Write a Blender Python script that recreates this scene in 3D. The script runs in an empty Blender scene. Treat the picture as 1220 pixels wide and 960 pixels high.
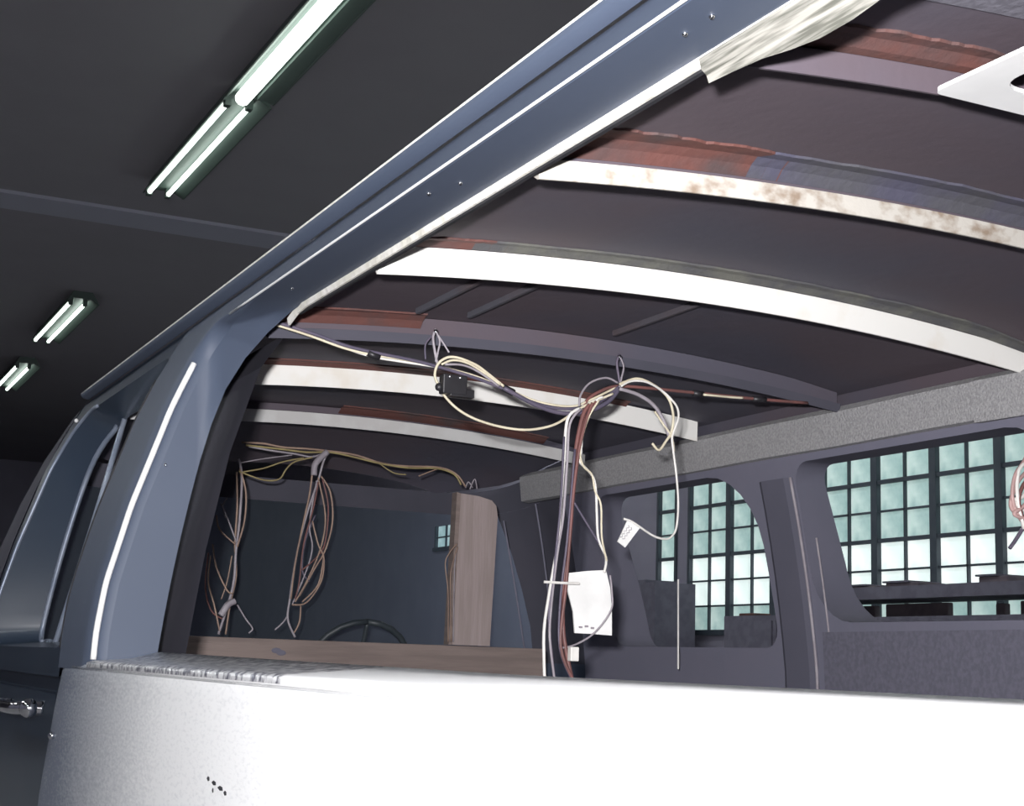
import bpy, bmesh, math, random
from mathutils import Vector, Matrix
random.seed(7)
S = bpy.context.scene
C = S.collection
H = 1.25                                   # eye height: z below is measured from the eye, H is added when meshes are linked

# ------------------------------------------------------------------ camera
RIGHT = Vector((0.44175889, 0.89657979, 0.03152385))
UP = Vector((0.13789575, -0.10258034, 0.98512032))
FWD = Vector((-0.8864727, 0.43083866, 0.16895032))
cam_d = bpy.data.cameras.new('camera')
cam = bpy.data.objects.new('camera', cam_d); C.objects.link(cam)
cam_d.sensor_width = 36.0; cam_d.lens = 36.0 * 1800 / 1220; cam_d.clip_start = 0.02
m = Matrix((RIGHT, UP, -FWD)).transposed().to_4x4(); m.translation = (0, 0, H)
cam.matrix_world = m
S.camera = cam

# ------------------------------------------------------------------ world, flash, exposure
wd = bpy.data.worlds.new('world'); S.world = wd; wd.use_nodes = True
wd.node_tree.nodes['Background'].inputs[0].default_value = (0.35, 0.42, 0.5, 1)
wd.node_tree.nodes['Background'].inputs[1].default_value = 0.4
fl = bpy.data.lights.new('camera_flash', 'AREA'); fl.shape = 'RECTANGLE'; fl.size = 0.07; fl.size_y = 0.04
fl.energy = 56; fl.color = (1.0, 0.985, 1.0); fl.spread = math.radians(110)
flo = bpy.data.objects.new('camera_flash', fl); C.objects.link(flo)
fm = m.copy(); fm.translation = Vector((0, 0, H)) - 0.07 * RIGHT + 0.10 * UP - 0.03 * FWD
flo.matrix_world = fm
S.view_settings.view_transform = 'Standard'; S.view_settings.look = 'None'
S.view_settings.exposure = 0.0; S.view_settings.gamma = 1.0; S.view_settings.use_curve_mapping = False

# ------------------------------------------------------------------ materials
def mat(name, col, rough=0.6, metal=0.0, col2=None, scale=8.0, mix=(0.4, 0.6), bump=0.0, bscale=60.0, emit=None, estr=0.0, coat=0.0, spec=0.5, stretch=None):
    M = bpy.data.materials.new(name); M.use_nodes = True
    nt = M.node_tree; b = nt.nodes['Principled BSDF']
    b.inputs['Base Color'].default_value = (*col, 1); b.inputs['Roughness'].default_value = rough
    b.inputs['Metallic'].default_value = metal; b.inputs['Specular IOR Level'].default_value = spec
    b.inputs['Coat Weight'].default_value = coat; b.inputs['Coat Roughness'].default_value = 0.12
    tc = nt.nodes.new('ShaderNodeTexCoord')
    vec = tc.outputs['Object']
    if stretch:
        mp = nt.nodes.new('ShaderNodeMapping'); mp.inputs['Scale'].default_value = stretch
        nt.links.new(vec, mp.inputs[0]); vec = mp.outputs[0]
    if col2:
        n = nt.nodes.new('ShaderNodeTexNoise'); n.inputs['Scale'].default_value = scale; n.inputs['Detail'].default_value = 6
        nt.links.new(vec, n.inputs['Vector'])
        r = nt.nodes.new('ShaderNodeValToRGB')
        r.color_ramp.elements[0].position = mix[0]; r.color_ramp.elements[1].position = mix[1]
        r.color_ramp.elements[0].color = (*col, 1); r.color_ramp.elements[1].color = (*col2, 1)
        nt.links.new(n.outputs['Fac'], r.inputs[0]); nt.links.new(r.outputs[0], b.inputs['Base Color'])
        if emit: nt.links.new(r.outputs[0], b.inputs['Emission Color'])
    if emit:
        if not col2: b.inputs['Emission Color'].default_value = (*emit, 1)
        b.inputs['Emission Strength'].default_value = estr
    if bump:
        n2 = nt.nodes.new('ShaderNodeTexNoise'); n2.inputs['Scale'].default_value = bscale; n2.inputs['Detail'].default_value = 4
        nt.links.new(vec, n2.inputs['Vector'])
        bp = nt.nodes.new('ShaderNodeBump'); bp.inputs['Strength'].default_value = bump; bp.inputs['Distance'].default_value = 0.01
        nt.links.new(n2.outputs['Fac'], bp.inputs['Height']); nt.links.new(bp.outputs[0], b.inputs['Normal'])
    return M

M = dict(
    paint=mat('blue_grey_paint', (0.062, 0.080, 0.122), 0.6, 0.0, (0.068, 0.086, 0.128), 3, coat=0.0, bump=0.05, bscale=9),
    door_paint=mat('dark_blue_paint', (0.028, 0.042, 0.066), 0.35, 0.0, (0.034, 0.048, 0.072), 3, coat=0.3),
    pale=mat('pale_primer', (0.80, 0.80, 0.80), 0.5, 0.0, (0.78, 0.78, 0.785), 6),
    sillm=mat('scuffed_sill', (0.75, 0.75, 0.76), 0.3, 0.3, (0.16, 0.16, 0.20), 70, (0.45, 0.60), bump=0.2, bscale=40),
    chrome=mat('chrome', (0.75, 0.76, 0.78), 0.12, 1.0, (0.6, 0.6, 0.64), 20),
    seal=mat('pale_seal', (0.85, 0.83, 0.78), 0.6, 0.0, (0.7, 0.68, 0.6), 25, bump=0.3),
    foam=mat('cream_foam', (0.30, 0.29, 0.26), 0.9, 0.0, (0.09, 0.09, 0.075), 170, (0.42, 0.62), bump=0.6, bscale=50, stretch=(0.05, 1, 1)),
    skin=mat('dark_roof_primer', (0.085, 0.081, 0.108), 0.75, 0.0, (0.100, 0.078, 0.094), 1.3, (0.42, 0.6), bump=0.1, bscale=30),
    ribA=mat('stained_cream_paint', (0.50, 0.475, 0.43), 0.6, 0.0, (0.26, 0.20, 0.15), 22, (0.50, 0.68), bump=0.1, stretch=(1, 1, 1.5)),
    ribB=mat('white_paint', (0.85, 0.84, 0.80), 0.55, 0.0, (0.78, 0.74, 0.66), 10, (0.5, 0.7)),
    ribD=mat('grey_paint', (0.60, 0.60, 0.59), 0.6, 0.0, (0.54, 0.53, 0.52), 12, bump=0.1),
    rib0=mat('red_and_grey_primer', (0.085, 0.058, 0.06), 0.7, 0.0, (0.078, 0.078, 0.095), 2, (0.4, 0.6), bump=0.15),
    red=mat('red_primer', (0.125, 0.05, 0.042), 0.75, 0.0, (0.075, 0.05, 0.05), 9, (0.45, 0.65), bump=0.2),
    smear=mat('blue_grey_primer', (0.072, 0.070, 0.105), 0.75, 0.0, (0.078, 0.077, 0.09), 7, bump=0.2),
    sealer=mat('grey_green_sealer', (0.12, 0.12, 0.105), 0.8, 0.0, (0.08, 0.08, 0.085), 14, bump=0.4),
    rail=mat('grey_headlining_felt', (0.44, 0.435, 0.44), 0.95, 0.0, (0.34, 0.335, 0.345), 160, bump=0.4, bscale=200),
    inner=mat('dark_inner_steel', (0.195, 0.195, 0.255), 0.75, 0.0, (0.205, 0.20, 0.26), 5, bump=0.1),
    inner2=mat('dull_inner_trim', (0.17, 0.165, 0.215), 0.8, 0.0, (0.14, 0.14, 0.18), 90, bump=0.2),
    inner3=mat('dark_inner_paint', (0.07, 0.07, 0.09), 0.7, 0.0, (0.08, 0.078, 0.1), 5, spec=0.2),
    lining=mat('grey_lining', (0.155, 0.15, 0.18), 0.9, 0.0, (0.12, 0.115, 0.14), 140, bump=0.2),
    panel=mat('flash_falloff_paint', (0.8, 0.8, 0.8), 0.5),
    trimb=mat('dull_bright_trim', (0.30, 0.34, 0.42), 0.35, 0.3, (0.22, 0.26, 0.34), 12),
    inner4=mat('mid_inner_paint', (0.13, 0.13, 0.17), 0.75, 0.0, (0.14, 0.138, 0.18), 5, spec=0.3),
    wood=mat('bare_plank_wood', (0.26, 0.205, 0.185), 0.8, 0.0, (0.21, 0.165, 0.15), 12, bump=0.2, stretch=(1, 0.3, 4)),
    woodpost=mat('post_wood', (0.38, 0.31, 0.30), 0.8, 0.0, (0.33, 0.27, 0.255), 14, bump=0.2, stretch=(1, 4, 0.3)),
    rubber=mat('black_rubber', (0.02, 0.02, 0.024), 0.6, 0.0, (0.028, 0.028, 0.032), 20),
    tyre=mat('tyre_rubber', (0.02, 0.02, 0.02), 0.8, 0.0, (0.03, 0.03, 0.03), 20, bump=0.2),
    cream=mat('cream_wire', (0.72, 0.66, 0.5), 0.5, 0.0, (0.6, 0.54, 0.4), 20),
    white=mat('white_wire', (0.82, 0.80, 0.76), 0.5, 0.0, (0.7, 0.68, 0.64), 20),
    redw=mat('red_brown_wire', (0.20, 0.085, 0.078), 0.5, 0.0, (0.15, 0.07, 0.065), 20),
    purple=mat('dark_violet_wire', (0.09, 0.08, 0.12), 0.5, 0.0, (0.12, 0.10, 0.14), 20),
    brownw=mat('tan_wire', (0.36, 0.25, 0.19), 0.55, 0.0, (0.28, 0.19, 0.15), 20),
    greyw=mat('grey_wire', (0.36, 0.33, 0.36), 0.55, 0.0, (0.28, 0.25, 0.28), 20),
    yellow=mat('olive_wire', (0.34, 0.28, 0.13), 0.55, 0.0, (0.26, 0.21, 0.1), 20),
    black=mat('black_plastic', (0.018, 0.017, 0.02), 0.45, 0.0, (0.025, 0.024, 0.028), 20),
    paper=mat('white_paper', (0.86, 0.86, 0.84), 0.8, 0.0, (0.78, 0.78, 0.76), 14, bump=0.2, bscale=20),
    pink=mat('pinkish_wire', (0.55, 0.36, 0.34), 0.6, 0.0, (0.4, 0.26, 0.25), 20),
    plate=mat('white_enamel', (0.86, 0.86, 0.85), 0.35, 0.0, (0.8, 0.8, 0.79), 12),
    concrete=mat('garage_concrete', (0.36, 0.35, 0.36), 0.85, 0.0, (0.32, 0.31, 0.32), 2, bump=0.2),
    gwall=mat('dark_garage_wall', (0.30, 0.29, 0.36), 0.9, 0.0, (0.28, 0.27, 0.34), 2, bump=0.2),
    gceil=mat('sooty_ceiling', (0.27, 0.26, 0.28), 0.95, 0.0, (0.26, 0.25, 0.27), 1.5),
    beam=mat('blue_grey_steel', (0.36, 0.365, 0.43), 0.8, 0.0, (0.35, 0.355, 0.42), 2),
    sash=mat('dark_sash_paint', (0.05, 0.065, 0.085), 0.6, 0.0, (0.06, 0.075, 0.095), 6),
    teal=mat('frosted_teal_pane', (0.20, 0.32, 0.31), 0.5, 0.0, (0.46, 0.56, 0.53), 3.5, (0.35, 0.68), emit=(1, 1, 1), estr=1.0),
    pale_pane=mat('whitened_pane', (0.56, 0.68, 0.66), 0.5, 0.0, (0.88, 0.92, 0.89), 3.5, (0.35, 0.65), emit=(1, 1, 1), estr=1.0),
    tube=mat('lit_tube', (0.9, 0.95, 0.9), 0.4, emit=(0.90, 1.0, 0.92), estr=5.0),
    fill_lamp=mat('added_fill_tube', (0.9, 0.95, 0.9), 0.4, emit=(0.95, 0.98, 1.0), estr=75.0),
    housing=mat('green_grey_enamel', (0.06, 0.085, 0.075), 0.5, 0.0, (0.055, 0.08, 0.07), 6),
    bench=mat('dark_bench_wood', (0.16, 0.155, 0.2), 0.85, 0.0, (0.13, 0.125, 0.165), 10, bump=0.2),
    box=mat('dark_card', (0.17, 0.14, 0.16), 0.9, 0.0, (0.13, 0.11, 0.13), 8),
    glass=mat('dark_tinted_glass', (0.36, 0.44, 0.52), 0.05, 0.0, (0.34, 0.42, 0.50), 4),
    seat=mat('dark_seat_vinyl', (0.03, 0.04, 0.048), 0.5, 0.0, (0.04, 0.05, 0.058), 8),
)
nt = M['glass'].node_tree                              # thin sheet: tinted see-through with a faint mirror
tr = nt.nodes.new('ShaderNodeBsdfTransparent'); tr.inputs[0].default_value = (0.80, 0.90, 1.0, 1)
mx = nt.nodes.new('ShaderNodeMixShader'); mx.inputs[0].default_value = 0.92
nt.links.new(nt.nodes['Principled BSDF'].outputs[0], mx.inputs[1]); nt.links.new(tr.outputs[0], mx.inputs[2])
nt.links.new(mx.outputs[0], nt.nodes['Material Output'].inputs[0])

# steep flash falloff painted into the colour: white fading to blue grey in speckles
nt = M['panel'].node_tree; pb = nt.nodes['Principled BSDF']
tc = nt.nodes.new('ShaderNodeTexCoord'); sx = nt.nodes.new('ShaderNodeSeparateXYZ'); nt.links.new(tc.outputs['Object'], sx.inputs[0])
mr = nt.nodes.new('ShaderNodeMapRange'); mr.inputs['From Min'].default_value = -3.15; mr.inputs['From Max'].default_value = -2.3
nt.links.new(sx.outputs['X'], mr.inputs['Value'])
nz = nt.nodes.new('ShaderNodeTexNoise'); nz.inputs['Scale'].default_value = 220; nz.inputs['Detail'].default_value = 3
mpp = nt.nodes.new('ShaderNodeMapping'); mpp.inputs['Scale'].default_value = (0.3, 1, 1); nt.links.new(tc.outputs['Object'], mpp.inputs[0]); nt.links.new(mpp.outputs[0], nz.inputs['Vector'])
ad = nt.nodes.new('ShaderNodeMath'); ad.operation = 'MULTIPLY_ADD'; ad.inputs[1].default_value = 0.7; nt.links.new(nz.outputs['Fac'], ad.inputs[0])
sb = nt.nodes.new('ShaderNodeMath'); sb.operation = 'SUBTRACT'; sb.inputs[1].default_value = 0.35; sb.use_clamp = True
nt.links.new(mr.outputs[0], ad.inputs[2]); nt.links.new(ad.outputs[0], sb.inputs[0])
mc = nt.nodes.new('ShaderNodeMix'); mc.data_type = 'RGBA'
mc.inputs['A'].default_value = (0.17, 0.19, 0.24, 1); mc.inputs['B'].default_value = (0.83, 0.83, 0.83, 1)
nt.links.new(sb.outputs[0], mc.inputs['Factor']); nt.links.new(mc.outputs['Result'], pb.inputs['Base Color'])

# ------------------------------------------------------------------ helpers
def link(name, bm, mt, parent=None, smooth=False):
    me = bpy.data.meshes.new(name)
    bmesh.ops.recalc_face_normals(bm, faces=bm.faces)
    for f in bm.faces: f.smooth = smooth
    bm.to_mesh(me); bm.free(); me.materials.append(M[mt])
    me.transform(Matrix.Translation((0, 0, H)))
    o = bpy.data.objects.new(name, me); C.objects.link(o)
    if parent: attach(o, parent)
    return o
def attach(o, parent):
    o.parent = parent
    p = parent; t = Vector((0, 0, 0))
    while p: t += p.location; p = p.parent
    o.location = -t if o.type == 'MESH' else o.location - t
def tag(o, label, cat, group=None):
    o['label'] = label; o['category'] = cat
    if group: o['group'] = group
    return o
def thing(name, loc, label, cat, group=None):
    o = bpy.data.objects.new(name, None); C.objects.link(o); o.empty_display_size = 0.1
    o.location = (loc[0], loc[1], loc[2] + H)
    return tag(o, label, cat, group)
def struct(o): o['kind'] = 'structure'; return o
def box(bm, x0, x1, y0, y1, z0, z1, bev=0.0):
    v = [bm.verts.new((x, y, z)) for x in (x0, x1) for y in (y0, y1) for z in (z0, z1)]
    fs = []
    for q in ((0, 1, 3, 2), (4, 6, 7, 5), (0, 4, 5, 1), (2, 3, 7, 6), (0, 2, 6, 4), (1, 5, 7, 3)):
        fs.append(bm.faces.new([v[i] for i in q]))
    if bev:
        es = list({e for f in fs for e in f.edges})
        bmesh.ops.bevel(bm, geom=es, offset=bev, segments=2, affect='EDGES', profile=0.5)
    return bm
def B(x0, x1, y0, y1, z0, z1, bev=0.0): return box(bmesh.new(), x0, x1, y0, y1, z0, z1, bev)
def smooth_pts(p, n=6):
    p = [Vector(q) for q in p]
    if len(p) < 3: return p
    out = []
    for i in range(len(p) - 1):
        a = p[max(i - 1, 0)]; b = p[i]; c = p[i + 1]; d = p[min(i + 2, len(p) - 1)]
        for k in range(n):
            t = k / n
            out.append(0.5 * ((2 * b) + (c - a) * t + (2 * a - 5 * b + 4 * c - d) * t * t + (3 * b - a - 3 * c + d) * t ** 3))
    out.append(p[-1]); return out
def tube(bm, pts, r, sides=6, n=6):
    pts = smooth_pts(pts, n)
    t0 = (pts[1] - pts[0]).normalized()
    u = t0.cross(Vector((0.3, 0.2, 1)));  u = u.normalized() if u.length > 1e-4 else t0.cross(Vector((1, 0, 0))).normalized()
    rings = []
    for i, p in enumerate(pts):
        t = (pts[min(i + 1, len(pts) - 1)] - pts[max(i - 1, 0)]).normalized()
        u = (u - t * u.dot(t)).normalized(); v = t.cross(u)
        rings.append([bm.verts.new(p + r * (math.cos(2 * math.pi * k / sides) * u + math.sin(2 * math.pi * k / sides) * v)) for k in range(sides)])
    for a, b in zip(rings, rings[1:]):
        for k in range(sides): bm.faces.new((a[k], a[(k + 1) % sides], b[(k + 1) % sides], b[k]))
    bm.faces.new(rings[0][::-1]); bm.faces.new(rings[-1])
    return bm
def grid(bm, rows, close=False):
    V = [[bm.verts.new(p) for p in r] for r in rows]
    for a, b in zip(V, V[1:]):
        n = len(a)
        for k in range(n if close else n - 1): bm.faces.new((a[k], a[(k + 1) % n], b[(k + 1) % n], b[k]))
    return V
def prism(bm, poly, axis, a, b):
    def P(p, t): return (t, p[0], p[1]) if axis == 'x' else ((p[0], t, p[1]) if axis == 'y' else (p[0], p[1], t))
    A = [bm.verts.new(P(p, a)) for p in poly]; D = [bm.verts.new(P(p, b)) for p in poly]
    bm.faces.new(A[::-1]); bm.faces.new(D)
    for i in range(len(poly)):
        j = (i + 1) % len(poly); bm.faces.new((A[i], A[j], D[j], D[i]))
    return bm
def lathe(bm, prof, c, axis='y', n=24):                 # prof: (radius, offset along axis)
    rows = []
    for r, o in prof:
        ring = []
        for k in range(n):
            a = 2 * math.pi * k / n
            if axis == 'y': ring.append((c[0] + r * math.cos(a), c[1] + o, c[2] + r * math.sin(a)))
            elif axis == 'x': ring.append((c[0] + o, c[1] + r * math.cos(a), c[2] + r * math.sin(a)))
            else: ring.append((c[0] + r * math.cos(a), c[1] + r * math.sin(a), c[2] + o))
        rows.append(ring)
    V = grid(bm, rows, True); bm.faces.new(V[0][::-1]); bm.faces.new(V[-1]); return bm
def at(px, py, X):                                     # a point of the transverse plane X = const, from a measured sight line
    d = RIGHT * (px - 610) + UP * (480 - py) + FWD * 1800
    return d * (X / d.x)
def copy_tree(o, parent=None):
    c = o.copy(); C.objects.link(c)
    if parent: c.parent = parent
    for ch in o.children: copy_tree(ch, c)
    return c

# ------------------------------------------------------------------ garage shell
GX0, GX1, GY0, GY1, GF, GC = -32.0, 7.0, -6.0, 9.0, -H, 3.742
floor = struct(link('floor', B(GX0, GX1, GY0, GY1, GF - 0.2, GF), 'concrete'))
ceiling = struct(link('ceiling', B(GX0, GX1, GY0, GY1, GC, GC + 0.2), 'gceil'))
struct(link('wall_left', B(GX0 - 0.2, GX0, GY0, GY1, GF, GC), 'gwall'))
struct(link('wall_right', B(GX1, GX1 + 0.2, GY0, GY1, GF, GC), 'gwall'))
struct(link('wall_front', B(GX0, GX1, GY0 - 0.2, GY0, GF, GC), 'gwall'))
PB = 0.778                                            # pitch of the window bays
XR = -9.321 + 2 * PB; NB = 8                          # right end of the band, number of bays
XL = XR - NB * PB
WZ0, RP, NR = 0.386, 0.2665, 8
WZ1 = WZ0 + NR * RP
bm = bmesh.new()
SX0, SX1, SZ0, SZ1 = -21.0, -20.27, 1.64, 1.98       # a small lone window far down the same wall
box(bm, GX0, SX0, GY1, GY1 + 0.3, GF, GC); box(bm, SX0, SX1, GY1, GY1 + 0.3, GF, SZ0); box(bm, SX0, SX1, GY1, GY1 + 0.3, SZ1, GC)
box(bm, SX1, -14.635, GY1, GY1 + 0.3, GF, GC); box(bm, -14.215, XL, GY1, GY1 + 0.3, GF, GC); box(bm, -14.635, -14.215, GY1, GY1 + 0.3, GF, WZ0); box(bm, -14.635, -14.215, GY1, GY1 + 0.3, WZ1, GC); box(bm, XL, XR, GY1, GY1 + 0.3, GF, WZ0); box(bm, XL, XR, GY1, GY1 + 0.3, WZ1, GC)
box(bm, XR, GX1, GY1, GY1 + 0.3, GF, GC)
struct(link('wall_back', bm, 'gwall'))
for i, x in enumerate((-13.0, -6.5, 0.5)):
    struct(link('trim_%d' % (i + 1), B(x - 0.24, x + 0.24, GY0, GY1, GC - 0.03, GC), 'beam'))
# steel sash windows of the back wall
pane_me = {}
def sash_window(n, x0, x1, z0, z1, nc, nr, rows):
    root = bpy.data.objects.new('window_%d' % n, None); C.objects.link(root); root.location = (x0, GY1, z0 + H); struct(root)
    mw = 0.042 if nr > 2 else 0.03
    bm = bmesh.new(); box(bm, x0, x0 + mw, GY1 - 0.02, GY1 + 0.1, z0, z1); box(bm, x1 - mw, x1, GY1 - 0.02, GY1 + 0.1, z0, z1)
    link('mullion', bm, 'sash', root)
    link('sill', B(x0, x1, GY1 - 0.05, GY1 + 0.1, z0 - 0.04, z0 + 0.015), 'sash', root)
    for c in range(1, nc):
        x = x0 + (x1 - x0) * c / nc
        link('glazing_bar', B(x - 0.010, x + 0.010, GY1, GY1 + 0.05, z0, z1), 'sash', root)
    for r in range(1, nr):
        z = z0 + (z1 - z0) * r / nr; t = 0.018 if r in (3, 5) else 0.009
        link('glazing_bar', B(x0, x1, GY1 - (0.01 if r in (3, 5) else 0), GY1 + 0.05, z - t, z + t), 'sash', root)
    pw = (x1 - x0) / nc; ph = (z1 - z0) / nr
    for r in range(nr):
        for c in range(nc):
            k = (rows[r], round(pw, 3))
            if k not in pane_me:
                o = link('pane', B(0, pw, GY1 + 0.03, GY1 + 0.036, -H, -H + ph), rows[r]); pane_me[k] = o.data
                bpy.data.objects.remove(o)
            o = bpy.data.objects.new('pane', pane_me[k]); C.objects.link(o); o.parent = root
            o.location = (pw * c, -GY1, ph * r)
RW = ['teal', 'pale_pane', 'pale_pane', 'teal', 'teal', 'teal', 'teal', 'teal']
for i in range(NB):
    sash_window(i + 1, XR - (i + 1) * PB, XR - i * PB, WZ0, WZ1, 2, NR, RW)
sash_window(NB + 2, -14.635, -14.215, WZ0, WZ1, 1, NR, RW)
sash_window(NB + 1, SX0, SX1, SZ0, SZ1, 2, 2, ['teal', 'teal'])

# ------------------------------------------------------------------ fluorescent lights
def light_fixture(x0, x1, y, z, label, tubes=True, tm='tube'):
    t = thing('fluorescent_light', ((x0 + x1) / 2, y, GC), label, 'light', 'ceiling fluorescent lights')
    bm = bmesh.new(); prism(bm, [(y - 0.115, z + 0.0), (y - 0.105, z + 0.0), (y - 0.06, z + 0.045), (y + 0.12, z + 0.045), (y + 0.21, z + 0.0), (y + 0.22, z + 0.0), (y + 0.14, z + 0.12), (y - 0.06, z + 0.12)], 'x', x0 - 0.05, x1 + 0.05)
    link('housing', bm, 'housing', t)
    if tubes:
        for yy in (y - 0.075, y + 0.075):
            bm = bmesh.new(); tube(bm, [(x0 + 0.03, yy, z), (x1 - 0.03, yy, z)], 0.019, 8); link('tube', bm, tm, t)
            for xx in (x0, x1): link('lamp_holder', B(xx - 0.03, xx + 0.03, yy - 0.02, yy + 0.02, z - 0.025, z + 0.05), 'housing', t)
    else:
        bm = bmesh.new(); tube(bm, [(x0, y - 0.01, z - 0.01), (x1, y - 0.01, z - 0.01)], 0.05, 10); link('tube', bm, 'tube', t)
        link('side_flange', B(x0, x1, y + 0.09, y + 0.2, z + 0.0, z + 0.02), 'housing', t)
    return t
K = 3.62 / 3.3
light_fixture(-10.75 * K, -8.67 * K, 2.29 * K, 3.62, 'twin tube fluorescent light, second nearest of the ceiling row')
light_fixture(-8.53 * K, -6.30 * K, 2.285 * K, 3.62, 'nearest and brightest fluorescent light with one broad tube, cut by the top of the photo', False)
light_fixture(-16.85 * K, -14.73 * K, 2.44 * K, 3.62, 'small twin tube fluorescent light beyond the ceiling beam, second from the far end')
light_fixture(-20.4 * K, -18.55 * K, 2.50 * K, 3.62, 'farthest twin tube fluorescent light, at the left edge of the photo')
for xx, yy in ((-2.0, -2.6), (-7.0, -2.6), (-12.0, -2.6), (2.5, -2.6), (-17.0, -2.6), (1.0, 6.2), (-5.0, 6.2), (-11.0, 6.2), (-17.0, 6.2)):  # added fixtures, never in view, much stronger to fill the dim interior
    light_fixture(xx - 1.1, xx + 1.1, yy, 3.62, 'added twin tube fill light out of view, %s, %s' % ('near side of the van' if yy < 0 else 'along the window wall', {-2: 'beside the van tail', -7: 'ahead of the van', -12: 'beside the thin ceiling beam', 2: 'behind the photographer', -17: 'near the far end', 1: 'behind the van', -5: 'opposite the windscreen', -11: 'above the bench'}[int(xx)]), True, 'fill_lamp')

# ------------------------------------------------------------------ the van
YC = 1.58
OUT = [(-1.0, 0.62), (-0.9, 0.575), (-0.6, 0.553), (-0.3, 0.551), (-0.10, 0.555), (-0.022, 0.560), (0.043, 0.562), (0.131, 0.574), (0.279, 0.611), (0.483, 0.677), (0.59, 0.722), (0.692, 0.774), (0.76, 0.83)]
def yo(z):
    for (a, ya), (b, yb) in zip(OUT, OUT[1:]):
        if z <= b or b == 0.76:
            t = (z - a) / (b - a); return ya + (yb - ya) * t
def yi0(z): return 0.692 + 0.10 * z + 0.14 * z * z if z > 0 else 0.692 + 0.04 * z
def yi(z): return yi0(z) + 1.6 * max(0, z - 0.5) ** 2
van = thing('van', (-2.0, YC, -H), 'blue grey van shell with an empty side opening and bare roof bows, filling the photo', 'van')
ARC = 6
def ring(x0, x1, z0, z1, r, ns=14, nv=12, slant=0.0):
    bl, br, tr, tl = r
    P = []
    def arc(cx, cz, rad, a0):
        for k in range(ARC + 1):
            a = math.radians(a0 + 90 * k / ARC); P.append((cx + rad * math.cos(a), cz + rad * math.sin(a)))
    for k in range(1, ns): P.append((x0 + bl + (x1 - br - x0 - bl) * k / ns, z0))
    arc(x1 - br, z0 + br, br, -90)
    for k in range(1, nv): P.append((x1, z0 + br + (z1 - tr - z0 - br) * k / nv))
    arc(x1 - tr, z1 - tr, tr, 0)
    for k in range(1, ns): P.append((x1 - tr + (x0 + tl - x1 + tr) * k / ns, z1))
    arc(x0 + tl, z1 - tl, tl, 90)
    for k in range(1, nv): P.append((x0, z1 - tl + (z0 + bl - z1 + tl) * k / nv))
    arc(x0 + bl, z0 + bl, bl, 180)
    if slant: P = [(x + slant * (z - z0) / (z1 - z0), z) for x, z in P]
    return P
def cellring(P, X0, X1, Z0, Z1, ns=14, nv=12):
    Q = []; i = 0
    def run(n, f):
        nonlocal i
        for k in range(n): Q.append(f(P[i], k)); i += 1
    def lerp(a, b, t): return a + (b - a) * t
    def corner(start, cor, end):
        def f(p, k):
            t = k / ARC
            return (lerp(start[0], cor[0], 2 * t), lerp(start[1], cor[1], 2 * t)) if t <= 0.5 else (lerp(cor[0], end[0], 2 * t - 1), lerp(cor[1], end[1], 2 * t - 1))
        return f
    run(ns - 1, lambda p, k: (p[0], Z0)); run(ARC + 1, corner((P[i][0], Z0), (X1, Z0), (X1, P[i + ARC][1])))
    run(nv - 1, lambda p, k: (X1, p[1])); run(ARC + 1, corner((X1, P[i][1]), (X1, Z1), (P[i + ARC][0], Z1)))
    run(ns - 1, lambda p, k: (p[0], Z1)); run(ARC + 1, corner((P[i][0], Z1), (X0, Z1), (X0, P[i + ARC][1])))
    run(nv - 1, lambda p, k: (X0, p[1])); run(ARC + 1, corner((X0, P[i][1]), (X0, Z0), (P[i + ARC][0], Z0)))
    return Q
def skin_cell(bm, P, cell, f, steps=4):
    Q = cellring(P, *cell)
    rows = []
    for s in range(steps + 1):
        t = s / steps
        rows.append([(a[0] + (b[0] - a[0]) * t, f(a[1] + (b[1] - a[1]) * t, a[0] + (b[0] - a[0]) * t), a[1] + (b[1] - a[1]) * t) for a, b in zip(P, Q)])
    grid(bm, rows, True)
def near(z, x=0): return yo(z)
def nearin(z, x=0): return yi(z)
def far(z, x=0): return 2 * YC - yo(z)
def farin(z, x=0): return 2 * YC - yi0(z)
def reveal(bm, P, Q, f, g, bulge=0.0, steps=3):
    rows = []
    for s in range(steps + 1):
        t = s / steps
        rows.append([(a[0] + (b[0] - a[0]) * t, f(a[1], a[0]) + (g(b[1]) - f(a[1], a[0])) * t, a[1] + (b[1] - a[1]) * t) for a, b in zip(P, Q)])
    grid(bm, rows, True)

# --- near side: big opening
P1 = ring(-2.95, 0.45, -0.036, 0.645, (0.012, 0.02, 0.08, 0.07))
Q1 = ring(-2.95, 0.43, -0.010, 0.657, (0.012, 0.02, 0.12, 0.28))
PE = ring(-3.01, 0.47, -0.036, 0.652, (0.012, 0.02, 0.09, 0.13))
def dep(x): return 0.006 + 0.030 * min(1, max(0, (-2.72 - x) / 0.2))
bm = bmesh.new(); skin_cell(bm, PE, (-3.25, 0.60, -0.040, 0.70), near)
rows = []
for k in range(7):
    a = math.pi / 2 * k / 6; u = math.sin(a)
    rows.append([(p[0] + (q[0] - p[0]) * u, near(p[1] + (q[1] - p[1]) * u) + dep(q[0]) * (1 - math.cos(a)), p[1] + (q[1] - p[1]) * u) for p, q in zip(PE, P1)])
grid(bm, rows, True)
bmesh.ops.remove_doubles(bm, verts=bm.verts, dist=1e-5)
link('window_surround', bm, 'paint', van, True)
bm = bmesh.new(); reveal(bm, P1, Q1, lambda z, x=0: near(z) + dep(x), nearin)
bmesh.ops.delete(bm, geom=[f for f in bm.faces if f.calc_center_median().z < -0.0085 and f.calc_center_median().x > -2.93], context='FACES')
link('opening_reveal', bm, 'paint', van, True)
bm = bmesh.new()
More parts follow.
